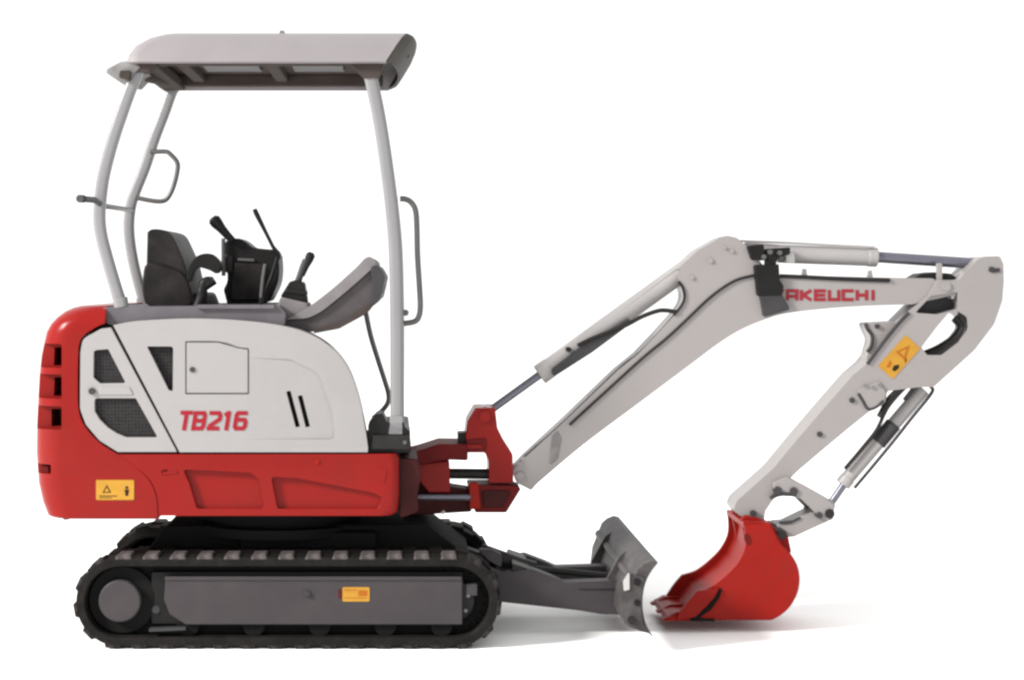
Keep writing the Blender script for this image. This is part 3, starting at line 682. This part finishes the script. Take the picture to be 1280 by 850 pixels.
build('boom_stop', prism(fillet([(1142, 348, 1), (1152, 342, 4), (1170, 340, 2), (1170, 349, 1)]), .43, .55, .43), M['black'], boom, bevel=.003)
build('boom_stop', prism(fillet([(1178, 350, 1), (1179, 341, 2), (1188, 342, 4), (1197, 347, 3), (1190, 351, 1)]), .43, .55, .43), M['black'], boom, bevel=.003)
build('rod_guide', prism(fillet([(1171.5, 329, 2), (1178, 329, 2), (1178, 353, 1), (1171.5, 353, 1)]), .418, .44, .418), M['boom'], boom, bevel=.002)

# ---- boom cylinder
def cylinder(name, a, b, r, y, m, parent):
    return build(name, tube([W(a[0], a[1], y), W(b[0], b[1], y)], m_px(r, y), 28), m, parent, bevel=.004, seg=2)
bc = cylinder('boom_cylinder', (684, 462), (868, 329), 12.4, YC, M['cyl'], root)
cylinder('piston_rod', (606, 518), (690, 457.5), 5.0, YC, M['chrome'], bc)
cylinder('rod_gland', (674, 469), (688, 459), 13.2, YC, M['cyl'], bc)
build('barrel_shade', prism(fillet([(690, 462, 2), (722, 437, 4), (741, 424, 4), (790, 398, 2), (784, 408, 3), (741, 440, 4), (692, 471.5, 3)]), .415, .5, .415), M['clamp'], bc, bevel=.006)  # dark strip painted on for the barrel's shaded underside
build('rod_eye', pin(606, 518, 10, .43, .55, .43), M['cyl'], bc)
run([(722, 432), (741, 423), (779, 408), (802, 396), (821, 389), (832, 388), (846, 390)], .412, 2.7, 'cylinder_hose', M['hose'], bc)
build('port_fitting', pin(711, 437, 3.2, .41, .46), M['black'], bc)
run([(716, 434), (742, 414), (790, 378), (846, 336)], .46, 1.3, 'cylinder_pipe', M['cyl'], bc)

# ---- arm cylinder (on top of the boom)
ac = cylinder('arm_cylinder', (972, 317), (1096, 321.5), 11.6, YC, M['cyl'], root)
cylinder('cylinder_head', (930, 312), (980, 316), 10, YC, M['boom'], ac)
cylinder('piston_rod', (1090, 321), (1228, 330), 6.9, YC, M['chrome'], ac)
cylinder('rod_gland', (1084, 321), (1096, 321.5), 12.3, YC, M['cyl'], ac)
run([(925, 301), (985, 303.5), (1040, 306.5), (1093, 309)], .46, 1.5, 'cylinder_pipe', M['cyl'], ac)
build('port_block', prism(fillet([(982, 315, 2), (993, 316, 2), (994, 329, 2), (983, 328, 2)]), .42, .46, .42), M['pale'], ac, bevel=.003)

# ---- dipper arm
ARMO = fillet([(1222, 324, 5), (1232, 320.5, 4), (1250, 320, 5), (1254.5, 330, 5), (1255, 352, 10), (1253, 376, 20), (1243, 405, 25), (1218, 438, 30), (1167, 484, 8), (1150, 484, 6), (1109, 489, 5), (1107, 503, 6), (1086, 515, 8), (1060, 536, 10), (1030, 561, 10), (996, 590, 6), (984, 602, 8), (967, 624, 8), (957, 639, 6), (955, 652, 4), (925, 645, 3), (917, 636, 5), (921, 626, 8), (966, 586, 10), (994, 552, 10), (1030, 510, 10), (1066, 469, 10), (1083, 455, 4), (1122, 405, 5), (1143, 384, 4), (1160, 370, 4), (1172, 350, 6), (1198, 350, 6)])
HOLE = fillet([(1152, 434, 3), (1170, 410, 8), (1186, 391, 4), (1198, 389, 4), (1210, 397, 7), (1211, 412, 10), (1199, 428, 12), (1178, 444, 8), (1159, 444, 5)])
FORK = fillet([(1144, 391, 2), (1164, 370, 3), (1197, 365, 2), (1199, 386, 3), (1172, 393, 4)])
dip = build('dipper_arm', prism(ARMO, .405, .575, .405), M['boom'], root, bevel=.008, seg=3, cuts=[prism(HOLE, .3, .7, .405), prism(FORK, .3, .5, .405)])
build('fork_shadow', prism([(1142, 392), (1164, 368), (1198, 364), (1200, 387), (1172, 394)], .47, .49, .405), M['clamp'], dip)  # dark plate standing for the shadow inside the fork
run([(1196, 396), (1205, 408), (1196, 424), (1176, 438), (1158, 446)], .46, 8.5, 'link_hose', M['hose'], dip)
run([(1200, 392), (1209, 408), (1202, 424), (1184, 438), (1164, 449)], .435, 5.0, 'link_hose', M['hose'], dip)
run([(1205, 396), (1210, 410), (1204, 424), (1188, 438), (1168, 452)], .50, 5.0, 'link_hose', M['hose'], dip)
build('pivot_boss', pin(1183, 358, 6, .398, .585, .396), M['boom'], dip)
build('rod_pin', pin(1240, 337, 3.6, .398, .41), M['clamp'], dip)
build('pin_keeper', prism(fillet([(1236, 336, 1), (1250, 335, 1), (1250, 340, 1), (1240, 341, 1)]), .4, .41, .4), M['clamp'], dip, bevel=.001)
ear = build('stop_ear', prism(fillet([(1081, 404, 3), (1119, 402, 2), (1120, 408, 2), (1092, 448, 3), (1082, 452, 3), (1090, 425, 12), (1083, 411, 4)]), .44, .54, .44), M['boom'], dip, bevel=.004)
run([(1081.5, 404), (1084, 411), (1090, 420), (1089, 432), (1084, 440)], .438, 2.2, 'ear_edge', M['clamp'], dip)
build('ear_pin', pin(1097, 408, 3, .43, .45), M['clamp'], dip)
run([(1136, 391), (1122, 405.5), (1104, 428), (1084, 455)], .403, 2.4, 'arm_hose', M['clamp'], dip)
for px, py, r in ((1065.5, 500.5, 3.4), (1025, 543, 3.4)):
    build('grease_nipple', pin(px, py, r, .398, .41), M['clamp'], dip)
build('hose_bracket', prism(fillet([(1072, 488, 4), (1100, 476, 4), (1108, 492, 3), (1103, 507, 4), (1087, 513, 4), (1080, 505, 4)]), .397, .41, .397), M['boom'], dip, bevel=.003)
run([(1073, 492), (1078, 500), (1085, 511), (1095, 509), (1104, 501)], .398, 1.8, 'bracket_edge', M['clamp'], dip)
for px, py in ((1083, 483), (1092, 485), (1100, 482)):
    build('bracket_bolt', pin(px, py, 2.2, .392, .40), M['lip'], dip)
def sticker_arm():
    y = .405
    c = Vector((1124, 446.5)); u = Vector((1131-1096, 420-459)).normalized(); v = Vector((-u.y, u.x))
    def q(a, b): p = c+u*a+v*b; return (p.x, p.y)
    rect = [q(-26, -12.5), q(26, -12.5), q(26, 12.5), q(-26, 12.5)]
    return build('warning_sticker', prism(fillet([(a, b, 2) for a, b in rect]), y-.002, y+.002), M['yellow'], dip, extra=[
        (flat_poly([q(2, -8), q(20, 0), q(2, 8)], y-.002), M['orange']),
        (flat_poly([q(5, -4), q(14, 0), q(5, 4)], y-.0027), M['yellow']),
        (flat_poly([q(2, 8), q(6, 6), q(3, 10), q(-1, 10)], y-.002), M['ink']),
        (flat_poly([q(-20, -4), q(-10, -6), q(-12, -1), q(-18, 0)], y-.002), M['orange']),
        (flat_poly([q(-18, 4), q(-12, 2), q(-7, 6), q(-10, 9), q(-17, 8)], y-.002), M['ink'])])
sticker_arm()

# ---- bucket cylinder and links
YB = .47
bk = cylinder('bucket_cylinder', (1055, 603), (1154, 487), 8.8, YB, M['cyl'], root)
cylinder('piston_rod', (1038, 630), (1060, 598), 4.8, YB, M['chrome'], bk)
cylinder('rod_gland', (1053, 606), (1060, 597), 9.6, YB, M['cyl'], bk)
build('cylinder_clamp', tube([W(1097, 554, YB), W(1117, 530, YB)], m_px(10.2, YB), 24), M['clamp'], bk, bevel=.003)
run([(1056, 586), (1078, 560), (1096, 537), (1108, 512), (1122, 494), (1138, 478)], .435, 2.4, 'cylinder_hose', M['hose'], bk)
run([(1100, 522), (1112, 500), (1124, 488), (1133, 476)], .42, 5.0, 'cylinder_hose', M['hose'], bk)
run([(1068, 610), (1090, 584), (1118, 550), (1140, 522), (1164, 492), (1164, 484), (1155, 478), (1146, 480), (1130, 500)], .44, 2.2, 'cylinder_pipe', M['clamp'], bk)
L1 = fillet([(966, 604, 5), (984, 596, 8), (1005, 606, 20), (1030, 620, 14), (1044, 632, 8), (1042, 650, 6), (1032, 652, 6), (1018, 640, 10), (1002, 624, 12), (985, 619, 10), (970, 622, 5)])
for ya in (.385, .575):
    l = build('bucket_link', prism(L1, ya, ya+.022, .385), M['boom'], root, bevel=.004)
    for px, py, r in ((972, 613, 5), (992, 614, 5), (1037, 642, 6), (1024, 644, 4)):
        build('link_pin', pin(px, py, r, ya-.008, ya+.03, .385), M['clamp'] if r != 6 else M['metal'], l)
build('link_edge', prism(fillet([(963, 622, 2), (972, 615, 2), (993, 616, 2), (997, 621, 2), (975, 620, 2), (964, 625, 2)]), .38, .40, .38), M['clamp'], l, bevel=.002)
L2 = fillet([(1014, 641, 4), (1030, 640, 6), (1040, 650, 6), (1028, 655, 4), (993, 671, 5), (980, 672, 5), (968, 656, 5), (985, 655, 8)])
l2 = build('tip_link', prism(L2, .42, .56, .42), M['boom'], root, bevel=.005)
build('link_groove', prism(fillet([(974, 652, 2), (990, 651, 2), (1001, 646, 2), (1001, 649, 1), (988, 655, 2), (974, 655, 1)]), .415, .43, .415), M['clamp'], l2, bevel=.001)
build('tip_pin', pin(942, 642, 4, .39, .59, .39), M['clamp'], dip)
build('link_boss', pin(1035, 633, 9, .41, .57, .41), M['cyl'], l2)

# ---- bucket
YB0, YB1 = .30, .68
SIDE = spline([(930, 656), (932, 668), (931, 686), (922, 704), (908, 719), (890, 733), (872, 739)], 4)+spline([(871, 739), (860, 752), (850, 767)], 3)+[(850, 775), (964, 775)]+spline([(966, 774.5), (976, 769), (988, 758), (996.5, 742), (999.5, 724), (996.5, 707), (988, 692), (976, 680), (968, 666), (963, 655)], 4)
SLOT = [(897, 738), (903, 737), (902, 744), (886, 768), (868, 776), (862, 776), (866, 771), (880, 762)]
bucket = build('bucket', prism(SIDE, YB0, YB0+.02, YB0), M['redb'], root, bevel=.004, cuts=[])
build('side_plate', prism(SIDE, YB1-.02, YB1, YB0), M['redb'], bucket, bevel=.004)
out = [(832, 775.5), (850, 775.5), (964, 775.5)]+spline([(966, 775), (976, 769.5), (988, 758.5), (997, 742), (1000, 724), (997, 707), (988.5, 692), (976.5, 680), (968, 666)], 4)
inn = [Vector(p) for p in out]
inner = []
for i, p in enumerate(inn):
    a = inn[max(0, i-1)]; b = inn[min(len(inn)-1, i+1)]; d = (b-a).normalized(); inner.append(tuple(p+Vector((d.y, -d.x))*5.0))
inner = [(836, 771)]+inner[1:]
build('bucket_shell', prism(out+inner[::-1], YB0+.004, YB1-.004, YB0), M['redb'], bucket, bevel=.002)
build('mouth_fill', prism([(937, 658), (939, 669), (938, 690), (929, 709), (914, 725), (895, 739.5), (880, 747), (860, 771), (867, 772), (886, 752), (900, 744), (919, 729), (934, 712), (944, 691), (945, 669), (943, 658)], YB0+.015, YB1-.015, YB0), M['redb'], bucket, bevel=.003)  # plate added across the mouth to catch the key and read bright
build('cutting_lip', prism([(836, 776.3), (888, 776.3), (888, 770), (846, 768.5), (836, 772)], YB0+.002, YB1-.002, YB0), M['redb'], bucket, bevel=.002)
for yt in (YB0+.012, .468, YB1-.052):
    build('tooth', prism(fillet([(829, 777.2, 1), (829, 775.5, 1), (846, 766, 2), (868, 765.5, 2), (868, 777.2, 1)]), yt, yt+.045, YB0), M['redb'], bucket, bevel=.003)
build('side_cutter', prism(fillet([(872, 738.5, 3), (899, 735.5, 2), (893, 747, 3), (870, 771, 4), (845, 775.5, 2), (850, 765, 3), (860, 752, 3)]), YB0-.014, YB0+.002, YB0-.014), M['redb'], bucket, bevel=.003)
build('slit_shadow', prism(fillet([(899.5, 735, 1), (903, 736.5, 2), (899, 748, 3), (889, 762, 4), (873, 773, 2), (894, 773.5, 1), (894, 776.5, 1), (862, 776.5, 1), (868, 769, 4), (884, 759, 4), (893, 747, 3)]), YB0-.006, YB0+.002, YB0-.006), M['gap'], bucket, bevel=.001)  # dark strip laid on as the shadow in the side-cutter slit
for ya in (.375, .575):
    build('hanger_ear', prism(fillet([(926, 650, 3), (932, 644, 5), (945, 647, 4), (962, 653, 3), (972, 664, 5), (985, 668, 4), (990, 692, 4), (965, 695, 6), (935, 690, 5)]), ya, ya+.024, .375), M['redb'], bucket, bevel=.004)
build('hanger_plate', prism(fillet([(929, 653, 2), (964, 654, 4), (978, 680, 4), (970, 684, 4), (958, 664, 5), (931, 661, 2)]), YB0+.01, YB1-.01, YB0), M['redb'], bucket, bevel=.003)
build('hanger_gap', prism(fillet([(930, 667, 2), (936, 668, 2), (939, 676, 2), (936, 683, 2), (931, 677, 2)]), YB0-.003, YB0+.004, YB0-.003), M['darkred'], bucket, bevel=.001)
build('hanger_pin', pin(978, 668, 6, .36, .62, .36), M['clamp'], bucket)
